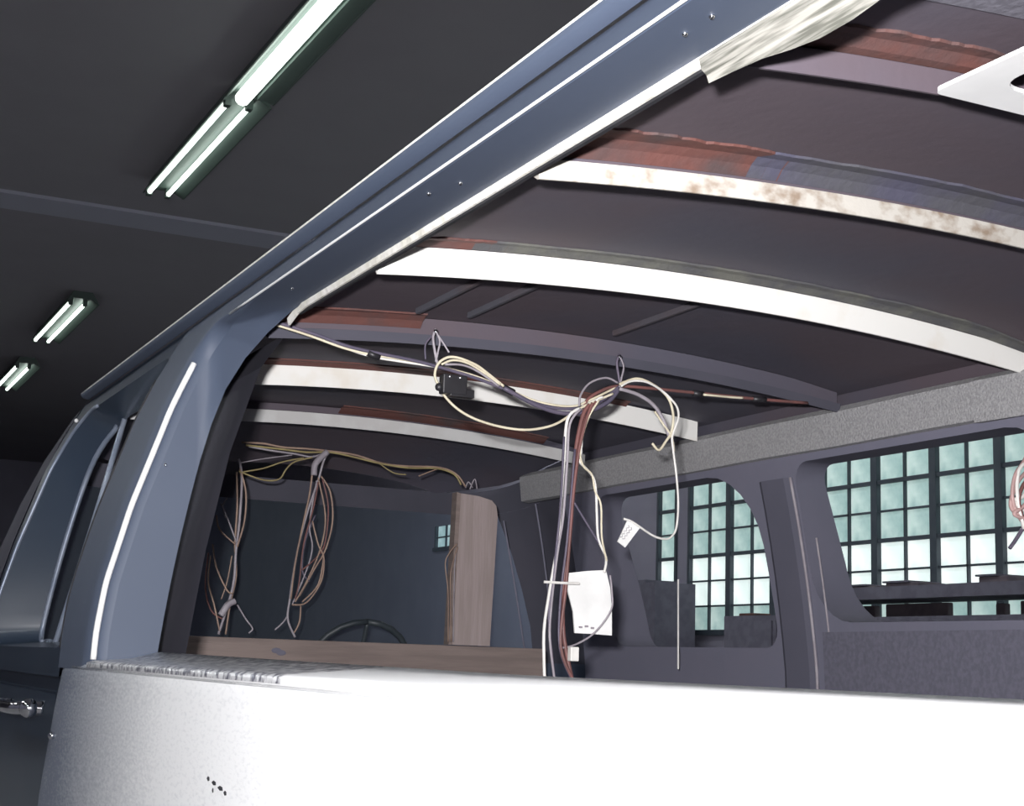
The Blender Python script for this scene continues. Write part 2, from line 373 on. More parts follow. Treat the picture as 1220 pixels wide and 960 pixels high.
for xa, xb, smt in ((-2.945, -1.75, 'sillm'), (-1.75, 0.435, 'pale')):
  rows = []; bm = bmesh.new()
  for k in range(21):
    x = xa + (xb - xa) * k / 20
    zi = -0.0125 + 0.010 * max(0, (-1.4 - x) / 1.5)
    rows.append([(x, 0.5575, -0.034), (x, 0.558, -0.026), (x, 0.565, -0.0225), (x, 0.64, -0.016), (x, 0.692, zi), (x, 0.697, zi - 0.004), (x, 0.697, zi - 0.05)])
  grid(bm, rows); link('sill', bm, smt, van, True)
# pale strips that paint the highlight on the outer edge of the opening (left pillar and header)
edge = [(-2.956, near(z) + 0.012, z) for z in [-0.02 + 0.59 * k / 12 for k in range(13)]]
bm = bmesh.new(); tube(bm, edge, 0.006, 8, 3); link('bead', bm, 'plate', van, True)
hd = []
for k in range(36):
    x = -2.80 + k * 0.1; hd.append((x, near(0.645) - 0.0005, 0.645))
bm = bmesh.new(); tube(bm, hd, 0.0022, 6, 1); link('bead', bm, 'plate', van, True)
# pale flange that turns down along the inner edge of the header
YH = yi(0.657)
bm = bmesh.new(); rows = []
for k in range(61):
    x = -2.765 + 3.165 * k / 60; d = 0.28 - math.sqrt(0.0784 - max(0, -2.67 - x) ** 2)
    rows.append([(x, YH - 0.004, 0.659 - d), (x, YH - 0.001, 0.646 - d), (x, YH + 0.003, 0.646 - d), (x, YH + 0.002, 0.660 - d)])
grid(bm, rows, True); link('header_flange', bm, 'seal', van)
bm = bmesh.new(); rows = []
for k in range(41):
    x = -2.72 + 3.1 * k / 40
    rows.append([(x, YH + 0.003, 0.659), (x, YH + 0.004, 0.643), (x, YH + 0.010, 0.643), (x, YH + 0.02, 0.72)])
grid(bm, rows, True); link('inner_header_rail', bm, 'rubber', van)
bm = bmesh.new(); grid(bm, [[(x, yi(z) + 0.06, z) for x in (-4.42, -3.9, -3.4, -2.97)] for z in (-0.6, -0.3, 0.0, 0.2, 0.4, 0.58, 0.66)])
bmesh.ops.delete(bm, geom=[f for f in bm.faces if f.calc_center_median().z > 0 and f.calc_center_median().x < -3.4], context='FACES')
link('near_inner_panel', bm, 'inner3', van)
# rivet heads under the header
for (x, t) in ((-1.26, .45), (-1.21, .45), (-1.9, .3), (-1.84, .5), (-2.55, .4), (-2.95, None)):
    bm = bmesh.new()
    c = Vector((x, near(0.645) + (nearin(0.657) - near(0.645)) * t, 0.645 + 0.012 * t - 0.001)) if t is not None else Vector((-2.946, 0.68, 0.36))
    bmesh.ops.create_uvsphere(bm, u_segments=8, v_segments=5, radius=0.0035, matrix=Matrix.Translation(c)); link('rivet', bm, 'chrome', van, True)
# --- near side: front door window
P2 = ring(-4.38, -3.27, 0.0, 0.645, (0.05, 0.05, 0.12, 0.16), slant=0.06)
Q2 = ring(-4.35, -3.27, 0.015, 0.617, (0.05, 0.05, 0.14, 0.2), slant=0.12)
bm = bmesh.new(); skin_cell(bm, P2, (-4.46, -3.252, -0.05, 0.70), lambda z, x=0: near(z) + 0.004)
door = link('front_door', bm, 'door_paint', van, True)
bm = bmesh.new(); reveal(bm, P2, Q2, lambda z, x=0: near(z) + 0.004, nearin); link('door_reveal', bm, 'door_paint', door, True)
bm = bmesh.new(); grid(bm, [[(x, near(z) + 0.006 + (0.03 if z < -0.06 and z > -0.095 else 0), z) for x in (-4.46, -4.0, -3.6, -3.262)] for z in (-0.05, -0.06, -0.061, -0.094, -0.095, -0.2, -0.4, -0.6, -0.9)])
link('door_skin', bm, 'door_paint', door)
# bright seal on the inner edge of that window
lp = [(x, nearin(z) - 0.001, z) for x, z in Q2 if x < -4.05 and z > 0.01]
bm = bmesh.new(); tube(bm, lp, 0.0075, 6, 2); link('window_bead', bm, 'trimb', door, True)
lp = [(x, near(z) + 0.003, z) for x, z in P2 if x < -4.1 and z > 0.02]
bm = bmesh.new(); tube(bm, lp, 0.005, 6, 2); link('window_bead', bm, 'trimb', door, True)
bm = bmesh.new(); tube(bm, [(-3.262, near(z) + 0.004, z) for z in (0.0, 0.1, 0.2, 0.3, 0.4, 0.5, 0.58)], 0.006, 6, 3); link('rubber_seal', bm, 'rubber', door, True)
for px, py, r in ((103, 509, 0.011), (91, 501, 0.006)):
    bm = bmesh.new(); bmesh.ops.create_uvsphere(bm, u_segments=10, v_segments=6, radius=r, matrix=Matrix.Translation(at(px, py, -4.30))); link('hinge_bolt', bm, 'plate', door, True)
bm = bmesh.new(); box(bm, -4.38, -3.27, 0.60, 0.69, -0.03, 0.0, 0.004); link('door_cap', bm, 'rubber', door)
bm = bmesh.new(); tube(bm, [(-3.30, 0.545, -0.125), (-3.31, 0.505, -0.125), (-3.36, 0.492, -0.127), (-3.6, 0.490, -0.13), (-3.72, 0.50, -0.132), (-3.74, 0.545, -0.133)], 0.014, 10, 5)
bmesh.ops.create_uvsphere(bm, u_segments=12, v_segments=8, radius=0.02, matrix=Matrix.Translation((-3.30, 0.515, -0.125)))
link('door_handle', bm, 'chrome', door, True)
bm = bmesh.new(); bmesh.ops.create_uvsphere(bm, u_segments=8, v_segments=6, radius=0.008, matrix=Matrix.Translation((-3.20, 0.549, -0.175))); link('lock_button', bm, 'chrome', van, True)
# --- near side lower panel
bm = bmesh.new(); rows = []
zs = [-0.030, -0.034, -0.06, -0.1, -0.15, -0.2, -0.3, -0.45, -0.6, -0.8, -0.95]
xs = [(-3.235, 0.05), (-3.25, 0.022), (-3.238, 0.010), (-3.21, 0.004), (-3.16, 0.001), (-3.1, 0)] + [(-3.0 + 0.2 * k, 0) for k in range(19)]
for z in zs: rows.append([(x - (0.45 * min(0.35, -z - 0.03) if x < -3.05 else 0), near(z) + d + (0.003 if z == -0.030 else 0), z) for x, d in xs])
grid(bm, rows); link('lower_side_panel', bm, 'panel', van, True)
# scuff marks on the panel
for (u, v, l) in ((0.0, 0.0, 0.012), (0.025, -0.004, 0.02), (0.055, -0.009, 0.024), (0.085, -0.014, 0.012), (0.03, -0.016, 0.006)):
    x = -2.03 + u; z = -0.165 + v * 0.8; y = near(z) - 0.0008
    bm = bmesh.new()
    prism(bm, [(x, z), (x + l * 0.5, z - 0.003), (x + l, z - 0.002), (x + l * 0.9, z + 0.002), (x + l * 0.4, z + 0.003)], 'y', y, y + 0.003); link('scratch', bm, 'rubber', van)
# gutter
bm = bmesh.new(); rows = []
for k in range(60):
    x = -4.36 + k * 0.084
    rows.append([(x, 0.775, 0.70), (x, 0.757, 0.704), (x, 0.752, 0.712), (x, 0.756, 0.718), (x, 0.765, 0.716), (x, 0.79, 0.726)])
grid(bm, rows); link('rain_gutter', bm, 'paint', van, True)
bm = bmesh.new(); tube(bm, [(-4.36 + 0.1 * k, 0.7535, 0.7155) for k in range(50)], 0.002, 6, 1); link('gutter_bead', bm, 'seal', van, True)

# --- far side
W1 = ((-3.20, -2.30, 0.125, 0.535), (0.14, 0.14, 0.14, 0.06))
W2 = ((-4.25, -3.37, 0.06, 0.535), (0.06, 0.06, 0.20, 0.1))
W0 = ((-2.15, 0.30, 0.125, 0.535), (0.1, 0.1, 0.1, 0.1))
cells = ((W1, (-3.28, -2.22)), (W2, (-4.46, -3.28)), (W0, (-2.22, 0.6)))
bmo = bmesh.new(); bmi = bmesh.new(); bmr = bmesh.new()
for (g, r), (xa, xb) in cells:
    sl = -0.03 if g is W2[0] else 0
    P = ring(*g, r, slant=sl); Q = P
    skin_cell(bmo, P, (xa, xb, -0.03, 0.70), far); skin_cell(bmi, Q, (xa, xb, -0.03, 0.63), farin)
    reveal(bmr, P, Q, far, farin)
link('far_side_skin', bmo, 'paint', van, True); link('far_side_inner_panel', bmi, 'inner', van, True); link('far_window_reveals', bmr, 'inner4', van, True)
bm = bmesh.new(); grid(bm, [[(x, far(z) - 0.0, z) for x in (-4.46, -3.0, -1.5, 0.6)] for z in (-0.03, -0.1, -0.3, -0.6, -0.95)]); link('far_lower_skin', bm, 'paint', van)
bm = bmesh.new(); grid(bm, [[(x, farin(z), z) for x in (-4.46, -3.0, -1.5, 0.6)] for z in (-0.03, -0.3, -0.62)]); link('far_lower_panel', bm, 'inner', van)
bm = bmesh.new(); bx = [(-3.14, 0.10), (-2.2, 0.105), (-0.2, 0.10), (-0.2, -0.5), (-3.10, -0.5)]
prism(bm, bx, 'y', 2.425, 2.44); link('far_trim_panel', bm, 'inner2', van)
for pts in (((600, 620), (612, 690), (625, 775)), ((638, 600), (646, 650), (655, 720))):
    bm = bmesh.new(); tube(bm, [at(p[0], p[1], -4.70) for p in pts], 0.0035, 6, 3); link('pillar_edge', bm, 'inner', van, True)
# pale tubes that paint the highlights along the far pillar edges
for x, r, z0 in ((-3.215, 0.0042, 0.5), (-3.15, 0.003, 0.34)):
    bm = bmesh.new(); tube(bm, [(x, farin(z) - 0.004, z) for z in [z0 + (-0.1 - z0) * k / 6 for k in range(7)]], r, 6, 3); link('pillar_edge', bm, 'greyw', van, True)
bm = bmesh.new(); rows = [[(-3.36, farin(z) + .001, z), (-3.34, farin(z) - 0.008, z), (-3.24, farin(z) - 0.008, z), (-3.205, farin(z) + .001, z)] for z in [-0.5 + 1.0 * k / 12 for k in range(13)]]
grid(bm, rows); link('far_pillar', bm, 'inner4', van)
bm = bmesh.new(); grid(bm, [[(x, 2.385, 0.595), (x, 2.372, 0.70)] for x in (-4.46, -2, 0.6)]); link('far_cant_panel', bm, 'skin', van)
bm = bmesh.new(); grid(bm, [[(x, 0.788, 0.66), (x, 0.79, 0.70)] for x in (-4.46, -2, 0.6)]); link('near_cant_panel', bm, 'skin', van)
# grey felt rail along the far side of the roof, in two lengths that overlap
def rail(xa, xb, off):
    bm = bmesh.new(); rows = []
    for k in range(25):
        x = xa + (xb - xa) * k / 24; w = 0.0015 * math.sin(x * 9)
        rows.append([(x, 2.352 - off, 0.556 + w - off), (x, 2.342 - off, 0.64 + w), (x, 2.36, 0.655), (x, 2.385, 0.60), (x, 2.38, 0.553)])
    V = grid(bm, rows, True); bm.faces.new(V[0][::-1]); bm.faces.new(V[-1]); return bm
link('far_roof_rail', rail(-4.74, -2.42, 0.0), 'rail', van); link('far_roof_rail', rail(-2.50, 0.6, 0.007), 'rail', van)
# roof
def zr(y): return 0.682 - 0.078 * (y - YC) ** 2
def skin_z(y): return zr(y) + 0.062 - 0.05 * max(0, abs(y - YC) - 0.62)
def fx(x): return 0.0 if x > -4.3 else -0.22 * (x + 4.3) ** 2
bm = bmesh.new(); rows = []
xs = [0.6, 0.0, -0.8, -1.6, -2.4, -3.2, -4.0, -4.3, -4.46, -4.6, -4.75, -4.85, -4.92, -4.97]
for x in xs:
    k = max(0, (-4.75 - x) / 0.22); hw = 0.79 - 0.25 * k * k
    rows.append([(x, YC + hw * s, skin_z(YC + 0.79 * s) + fx(x)) for s in [-1 + 2 * j / 24 for j in range(25)]])
grid(bm, rows); link('roof_skin', bm, 'skin', van, True)
bm = bmesh.new(); rows = []
for x in xs:
    k = max(0, (-4.75 - x) / 0.22); hw = 0.80 - 0.25 * k * k
    rows.append([(x, YC + hw * s, skin_z(YC + 0.80 * s) + 0.014 + fx(x)) for s in [-1 + 2 * j / 24 for j in range(25)]])
grid(bm, rows); link('outer_roof', bm, 'paint', van, True)
bm = bmesh.new(); grid(bm, [[(x, YC + 0.74 * q, skin_z(YC + 0.74 * q) - 0.004) for q in [-1 + 2 * j / 16 for j in range(17)]] for x in (-1.19, -0.6, 0.0, 0.58)])
link('roof_lining', bm, 'lining', van, True)['label'] = 'paler grey lining panel at the rear of the roof'
# roof bows
def bow(x, h, mt, y0=0.88, y1=2.35, flange=0.03, depth=0.05, name='roof_bow', label=None, lift=0.0):
    bm = bmesh.new(); rows = []
    for k in range(33):
        y = y0 + (y1 - y0) * k / 32; z = zr(y) + lift; s = skin_z(y) - 0.002
        rows.append([(x, y, z), (x + 0.002, y, z + h), (x - 0.012, y, z + h + 0.003), (x - 0.012, y, s), (x - depth - flange, y, s), (x - depth, y, z + h), (x - 0.004, y, z)])
    V = grid(bm, rows, True); bm.faces.new(V[0][::-1]); bm.faces.new(V[-1])
    o = link(name, bm, mt, van); o.data.materials.append(M['skin'])
    for p in o.data.polygons:                           # upper flange is dark primer
        if len(p.vertices) == 4 and max((p.vertices[k] % 7) for k in range(4)) <= 3 and min((p.vertices[k] % 7) for k in range(4)) >= 1: p.material_index = 1
    if label: o['label'] = label
    return o
def smear(x, y0, y1, w0, w1, mt, seed, parent, h=0.03):
    rnd = random.Random(seed); bm = bmesh.new(); rows = []; wob = 0
    for k in range(41):
        t = k / 40; y = y0 + (y1 - y0) * t; wob = 0.7 * wob + rnd.uniform(-0.35, 0.35)
        w = (w0 + (w1 - w0) * t) * (1 + 0.55 * wob) * min(1, 6 * (1 - t) + 0.15); w = max(w, 0.004)
        s = skin_z(y)
        rows.append([(x - 0.008, y, zr(y) + h + 0.006), (x + 0.006, y, s - 0.012), (x + 0.022, y, s - 0.004), (x + 0.026 + w, y, s - 0.0035), (x + 0.028 + w, y, s + 0.001)])
    grid(bm, rows); return link('primer_smear', bm, mt, parent)
bow(-1.32, 0.030, 'skin', lift=0.012, label='roof bow in red and grey primer, nearest')
bA = bow(-1.75, 0.028, 'ribA', label='cream roof bow with rust stains')
bB = bow(-2.35, 0.050, 'ribB', label='broad bright white roof bow')
smear(-1.32, 0.9, 1.3, 0.015, 0.012, 'red', 21, van, 0.042)
bow(-2.97, 0.022, 'inner3', label='dark primered roof bow behind the wires')
bC = bow(-3.6, 0.056, 'ribB', y1=2.34, label='white roof bow with a square cut end')
bD = bow(-4.28, 0.037, 'ribD', label='grey roof bow nearest the windscreen')
smear(-1.75, 0.85, 1.28, 0.035, 0.012, 'red', 3, bA); smear(-1.75, 1.22, 2.34, 0.012, 0.035, 'smear', 8, bA)
smear(-2.35, 0.85, 1.12, 0.012, 0.006, 'red', 5, bB, 0.05); smear(-2.35, 1.05, 2.34, 0.006, 0.022, 'sealer', 12, bB, 0.05)
smear(-2.97, 0.86, 1.22, 0.012, 0.002, 'red', 6, van, 0.03); smear(-3.6, 0.86, 2.1, 0.01, 0.008, 'red', 9, bC, 0.056); smear(-4.28, 1.5, 2.2, 0.012, 0.008, 'red', 10, bD, 0.037)
for y in (1.18, 1.30, 1.66):
    bm = bmesh.new(); s = skin_z(y); box(bm, -2.9, -2.43, y - 0.006, y + 0.006, s - 0.012, s + 0.002, 0.003); link('roof_stringer', bm, 'rib0', van)
# pale torn strip hanging inside the header, upper right
bm = bmesh.new(); rows = []; rnd = random.Random(4)
for k in range(31):
    x = -1.315 + 1.4 * k / 30; w = 0.003 * math.sin(k * 1.3) + rnd.uniform(-0.0025, 0.0025); e = min(1, 0.45 + k / 9) ; w *= e
    rows.append([(x, YH - 0.006, 0.652), (x, YH - 0.003, 0.641), (x, YH + 0.004, 0.636 + w * .3), (x, YH + 0.009 * e, 0.640 - 0.010 * e), (x, YH + 0.016 * e, 0.640 - 0.027 * e + w), (x, YH + 0.022 * e, 0.644 - 0.022 * e + w), (x, YH + 0.022, 0.655), (x, YH, 0.658)])
V = grid(bm, rows, True); bm.faces.new(V[0][::-1]); bm.faces.new(V[-1])
link('foam_strip', bm, 'foam', van)['label'] = 'cream foam strip with a ragged edge'

# --- front end: floor, bulkhead, windscreen, wheels
link('floor_pan', B(-4.9, 0.6, 0.66, 2.5, -0.66, -0.60), 'inner', van)
link('tail_panel', B(0.58, 0.62, 0.62, 2.54, -0.9, 0.66), 'paint', van)
def front_pt(s, z):                                    # s 0..1 round the nose from the near to the far side
    y0 = yo(min(z, 0.69)); y1 = 2 * YC - y0; r = 0.22; L = 4.75
    q = min(s, 1 - s)
    if q < 0.08: x, d = -4.46 - (L - 4.46) * q / 0.08, 0.0
    elif q < 0.2:
        a = (q - 0.08) / 0.12 * math.pi / 2; x, d = -L - r * math.sin(a), r * (1 - math.cos(a))
    else: x, d = -L - r, r + ((y1 - y0) / 2 - r) * (q - 0.2) / 0.3
    if z > 0: z = z * (0.70 + fx(x)) / 0.70
    return (x, y0 + d if s <= 0.5 else y1 - d, z)
def nose(zs, s0=0, s1=1, n=24, inset=0.0):
    bm = bmesh.new()
    grid(bm, [[front_pt(s0 + (s1 - s0) * k / n, z) for k in range(n + 1)] for z in zs]); return bm
link('nose_panel', nose([-0.95, -0.6, -0.3, -0.1, 0.0], n=50), 'paint', van, True)
link('windscreen_header', nose([0.60, 0.64, 0.69], n=50), 'inner3', van, True)
link('front_corner_post', nose([0, 0.15, 0.3, 0.45, 0.60], 0, 0.15, 15), 'inner3', van, True)
link('front_corner_post', nose([0, 0.15, 0.3, 0.45, 0.60], 0.85, 1, 15), 'inner3', van, True)
link('windscreen', nose([0, 0.15, 0.3, 0.45, 0.60], 0.15, 0.85, 28), 'glass', van, True)
link('dashboard', B(-4.88, -4.62, 0.95, 2.2, -0.2, -0.03, 0.02), 'inner', van)
sw = []
for k in range(25):
    a = 2 * math.pi * k / 24; sw.append((-4.55 + 0.07 * math.cos(a), 1.70 + 0.17 * math.sin(a), -0.04 + 0.15 * math.cos(a)))
bm = bmesh.new(); tube(bm, sw, 0.010, 8, 1); tube(bm, [(-4.48, 1.70, 0.11), (-4.55, 1.70, -0.04), (-4.62, 1.70, -0.19)], 0.008, 6); tube(bm, [(-4.55, 1.53, -0.04), (-4.56, 1.70, -0.05), (-4.55, 1.87, -0.04)], 0.008, 6)
link('steering_wheel', bm, 'seat', van, True)
for x in (-3.9, -0.6):
    for y in (0.70, 2.46):
        bm = bmesh.new(); lathe(bm, [(0.18, -0.09), (0.30, -0.09), (0.325, -0.05), (0.325, 0.05), (0.30, 0.09), (0.18, 0.09)], (x, y, -H + 0.325))
        w = link('wheel', bm, 'tyre', van, True)
        bm = bmesh.new(); lathe(bm, [(0.05, -0.07), (0.18, -0.075), (0.18, 0.075), (0.05, 0.07)], (x, y, -H + 0.325), n=16); link('hub', bm, 'chrome', w)
    bm = bmesh.new(); box(bm, x - 0.05, x + 0.05, 0.75, 2.4, -H + 0.28, -H + 0.62); link('axle', bm, 'inner', van)

# ------------------------------------------------------------------ loose things inside the van
XB = -4.40
bm = bmesh.new(); box(bm, XB - 0.04, XB, 1.11, 2.29, -0.10, 0.046, 0.003)
pl = link('wooden_plank', bm, 'wood'); tag(pl, 'bare brown plank laid across the front of the van behind the sill', 'plank')
bm = bmesh.new()
for (y, z) in ((1.385, 0.012), (1.40, 0.006)): bmesh.ops.create_uvsphere(bm, u_segments=8, v_segments=6, radius=0.012, matrix=Matrix.Translation((XB, y, z)) @ Matrix.Diagonal((0.15, 1.3, 0.7, 1)))
k = link('knot', bm, 'bench', pl)
poly = [(1.955, 0.048), (1.965, 0.527), (2.03, 0.522), (2.075, 0.512), (2.092, 0.495), (2.098, 0.46), (2.085, 0.048)]
bm = bmesh.new(); prism(bm, poly, 'x', XB - 0.035, XB + 0.005); po = link('wooden_post', bm, 'woodpost')
bm = bmesh.new(); prism(bm, [(1.942, 0.048), (1.952, 0.53), (1.965, 0.527), (1.955, 0.048)], 'x', XB - 0.035, XB + 0.003); link('edge_strip', bm, 'wood', po)
tag(po, 'upright wooden post with one rounded top corner, standing on the brown plank', 'post')
bm = bmesh.new()
def rr(x0, x1, y0, y1, r):
    return [(x, y) for x, y in ring(x0, x1, y0, y1, (r, r, r, r), 2, 2)]
a = rr(-1.285, -0.75, 1.153, 1.60, 0.012); b = rr(-1.233, -0.81, 1.200, 1.55, 0.035)
rows = [[(x, y, 0.664) for x, y in a], [(x, y, 0.664) for x, y in b], [(x, y, 0.669) for x, y in b], [(x, y, 0.669) for x, y in a], [(x, y, 0.664) for x, y in a]]
grid(bm, rows, True); bmesh.ops.remove_doubles(bm, verts=bm.verts, dist=1e-5)
fr = link('roof_hatch_frame', bm, 'plate'); tag(fr, 'white flat frame with a rounded cut-out, under the roof at upper right', 'frame')
bm = bmesh.new(); tube(bm, [at(808, 690, -3.71), at(808, 797, -3.70)], 0.0026, 6); tag(link('light_slit_rod', bm, 'white'), 'thin white rod added for a slit of light before the dark far side, below the loop of wire', 'rod')  # white rod put in place of a narrow slit of light

# ------------------------------------------------------------------ wiring
def wires(root, specs, X, r=0.003, name='wire'):
    for i, (mt, pts, *rest) in enumerate(specs):
        rr_ = rest[0] if rest else r; dx = rest[1] if len(rest) > 1 else 0.004 * math.sin(i * 2.4)
        bm = bmesh.new(); tube(bm, [at(p[0], p[1], X + dx) for p in pts], rr_, 6, 5); link(name, bm, mt, root, True)
def tape(root, a, b, X, r, mt='black', name='tape'):
    bm = bmesh.new(); tube(bm, [at(*a, X), at(*b, X)], r, 8); link(name, bm, mt, root, True)
XW = -2.90
lm = thing('wiring_loom', at(345, 392, XW) + Vector((0, 0, 0)), 'long taped loom of cream and dark wires sagging under the roof from the left pillar', 'wires')
wires(lm, [
    ('cream', [(322, 385), (345, 392), (375, 402), (408, 414), (440, 422), (480, 428), (520, 436), (560, 446), (597, 460), (640, 478), (680, 484), (702, 477), (735, 461)], 0.0028),
    ('purple', [(330, 384), (375, 398), (410, 411), (442, 419), (500, 431), (560, 448), (600, 463), (640, 481), (680, 487), (715, 478), (738, 460)], 0.004),
    ('white', [(395, 409), (440, 424), (480, 431), (540, 441), (590, 459), (625, 474), (665, 484), (695, 482), (712, 474)], 0.0026),
    ('purple', [(600, 462), (640, 483), (670, 492), (700, 490), (725, 478), (738, 462)], 0.0055),
    ('redw', [(695, 490), (700, 476), (715, 466), (735, 460), (770, 462), (810, 466), (850, 470), (900, 475), (962, 480)], 0.004),
    ('cream', [(838, 470), (870, 473), (885, 474)], 0.0028, 0.01)], XW)
tape(lm, (438, 420), (452, 426), XW, 0.0075); tape(lm, (598, 461), (612, 468), XW, 0.008); tape(lm, (826, 468), (838, 470), XW, 0.007); tape(lm, (897, 475), (912, 476), XW, 0.007)
lp = thing('wire_loop', at(524, 431, XW + .02), 'drooping loop of cream wire left of centre round the small black switch', 'wires')
wires(lp, [
    ('cream', [(600, 460), (585, 448), (566, 434), (540, 425), (524, 431), (518, 446), (523, 460), (530, 472), (545, 487), (566, 499), (595, 508), (625, 512), (650, 509), (668, 502), (688, 488), (707, 479), (730, 469)], 0.003),
    ('cream', [(596, 458), (578, 445), (558, 433), (540, 429), (526, 434)], 0.0026),
    ('greyw', [(594, 460), (572, 444), (552, 435), (530, 434)], 0.0026)], XW + 0.02)
bm = bmesh.new(); c = at(540, 457, XW + 0.03)
box(bm, c.x - 0.012, c.x + 0.012, c.y - 0.028, c.y + 0.028, c.z - 0.024, c.z + 0.018, 0.003); box(bm, c.x - 0.01, c.x + 0.01, c.y - 0.01, c.y + 0.046, c.z - 0.028, c.z - 0.010, 0.002)
bsw = link('black_switch', bm, 'black'); tag(bsw, 'small black stepped switch block hanging inside the cream wire loop', 'switch')
for dy in (-0.014, 0.010):
    bm = bmesh.new(); bmesh.ops.create_uvsphere(bm, u_segments=8, v_segments=6, radius=0.0035, matrix=Matrix.Translation((c.x + 0.012, c.y + dy, c.z + 0.012))); link('terminal', bm, 'chrome', bsw)
bm = bmesh.new(); a = at(523, 461, XW + 0.022); bmesh.ops.create_uvsphere(bm, u_segments=8, v_segments=6, radius=0.009, matrix=Matrix.Translation(a)); link('plug', bm, 'black', bsw, True)
# ties that hold the loom to the dark bow
for px, py, lab in ((519, 398, 'pale cable tie on the dark roof bow above the cream wire loop'), (738, 428, 'dark looped cable tie holding up the knot of wires at the centre')):
    t = thing('cable_tie', at(px, py, XW), lab, 'tie')
    col = 'greyw' if px < 600 else 'purple'
    wires(t, [(col, [(px, py - 6), (px - 3, py + 4), (px - 1, py + 20), (px + 2, py + 35)], 0.003), ('greyw', [(px, py - 4), (px + 5, py + 8), (px + 3, py + 20), (px, py + 33)], 0.0022)] +
          ([('purple', [(px - 2, py), (px - 12, py + 12), (px - 12, py + 30)], 0.002), ('greyw', [(px + 2, py), (px + 10, py + 12), (px + 16, py + 22)], 0.002)] if px < 600 else []), XW + 0.01, name='strap')
    bm = bmesh.new(); a = at(px, py - 3, XW + 0.01); bmesh.ops.create_uvsphere(bm, u_segments=8, v_segments=6, radius=0.0055, matrix=Matrix.Translation(a)); link('stud', bm, 'chrome', t, True)
dr = thing('wire_drop', at(690, 488, XW + .03), 'thick hank of white, red and dark wires hanging straight down from the centre knot', 'wires')
wires(dr, [
    ('white', [(690, 486), (676, 500), (672, 548), (667, 615), (663, 656), (654, 709), (648, 754), (649, 812)], 0.0036),
    ('greyw', [(692, 487), (679, 505), (676, 548), (671, 615), (664, 660), (657, 720), (655, 760), (661, 812)], 0.003),
    ('redw', [(702, 482), (694, 496), (686, 535), (681, 588), (677, 647), (671, 714), (672, 760), (682, 812)], 0.0048),
    ('redw', [(706, 480), (700, 496), (691, 530), (684, 580), (679, 640), (674, 700), (668, 770), (684, 812)], 0.0038),
    ('redw', [(710, 478), (697, 500), (688, 545), (682, 600), (676, 660), (668, 720)], 0.003),
    ('white', [(718, 473), (710, 478), (696, 505), (692, 540), (691, 550), (706, 567), (710, 585), (711, 610), (713, 642), (722, 664), (720, 682)], 0.003),
    ('cream', [(714, 476), (700, 500), (691, 535), (695, 555), (705, 565), (709, 585), (716, 602), (717, 640), (723, 668)], 0.0024),
    ('purple', [(683, 597), (700, 625), (719, 656)], 0.0026),
    ('purple', [(672, 520), (668, 600), (660, 680), (654, 736), (661, 812)], 0.003),
    ('purple', [(685, 535), (676, 640), (668, 709), (667, 772), (684, 815)], 0.003),
    ('greyw', [(727, 685), (729, 705), (728, 727), (708, 754), (685, 768), (667, 772)], 0.0022)], XW + 0.03)
bm = bmesh.new(); tube(bm, [at(648, 693, XW + .035), at(665, 694, XW + .04), at(690, 695, XW + .035)], 0.003, 6); link('tie_wrap', bm, 'white', dr)
bm = bmesh.new()
pp = [(672, 683), (700, 680), (722, 679), (727, 700), (729, 725), (729, 757), (705, 755), (685, 754), (683, 728), (677, 705)]
A = [bm.verts.new(at(p[0], p[1], XW + 0.015 )) for i, p in enumerate(pp)]
f = bm.faces.new(A); e = bmesh.ops.extrude_face_region(bm, geom=[f]); bmesh.ops.translate(bm, verts=[v for v in e['geom'] if isinstance(v, bmesh.types.BMVert)], vec=(-0.004, 0, 0))
bmesh.ops.triangulate(bm, faces=bm.faces)
pg = link('paper_packet', bm, 'paper'); tag(pg, 'white paper packet hung among the hanging wires at the centre', 'paper')
for px, py in ((692, 747), (699, 746), (706, 748)):
    bm = bmesh.new(); a = at(px, py, XW + 0.022); box(bm, a.x - .004, a.x + .002, a.y - 0.003, a.y + 0.003, a.z - 0.002, a.z + 0.002); link('smudge', bm, 'greyw', pg)
bm = bmesh.new(); a = at(683, 779, XW + 0.045); box(bm, a.x - .008, a.x + .008, a.y - 0.010, a.y + 0.010, a.z - 0.015, a.z + 0.015, 0.002)
tag(link('white_plug', bm, 'white'), 'small white plug at the foot of the hanging wires, just above the sill', 'plug')
rl = thing('wire_loop', at(744, 455, XW + .05), 'white and cream wire loop curling right of the centre knot to a paper tag', 'wires')
wires(rl, [
    ('cream', [(738, 458), (744, 455), (761, 451), (781, 460), (796, 474), (802, 494), (800, 514), (793, 526), (785, 536), (777, 528)], 0.0032),
    ('white', [(740, 460), (752, 454), (770, 455), (788, 465), (800, 476), (807, 486), (808, 499), (801, 520), (802, 536), (806, 568), (808, 600), (806, 627), (801, 638), (793, 642), (778, 638), (757, 624), (750, 620), (743, 618)], 0.0026),
    ('greyw', [(738, 463), (760, 470), (778, 482), (790, 500), (798, 522)], 0.0045),
    ('greyw', [(690, 484), (692, 470), (703, 456), (722, 450), (736, 456)], 0.0025),
    ('cream', [(780, 490), (790, 505), (800, 520), (803, 538)], 0.0026)], XW + 0.05)
bm = bmesh.new(); tg = [(748, 619), (763, 628), (745, 652), (736, 645)]
A = [bm.verts.new(at(p[0], p[1], XW + 0.05)) for p in tg]; f = bm.faces.new(A); e = bmesh.ops.extrude_face_region(bm, geom=[f]); bmesh.ops.translate(bm, verts=[v for v in e['geom'] if isinstance(v, bmesh.types.BMVert)], vec=(-0.003, 0, 0))
tgo = link('paper_tag', bm, 'paper'); tag(tgo, 'small white paper tag with dark marks on the end of the wire loop', 'tag')
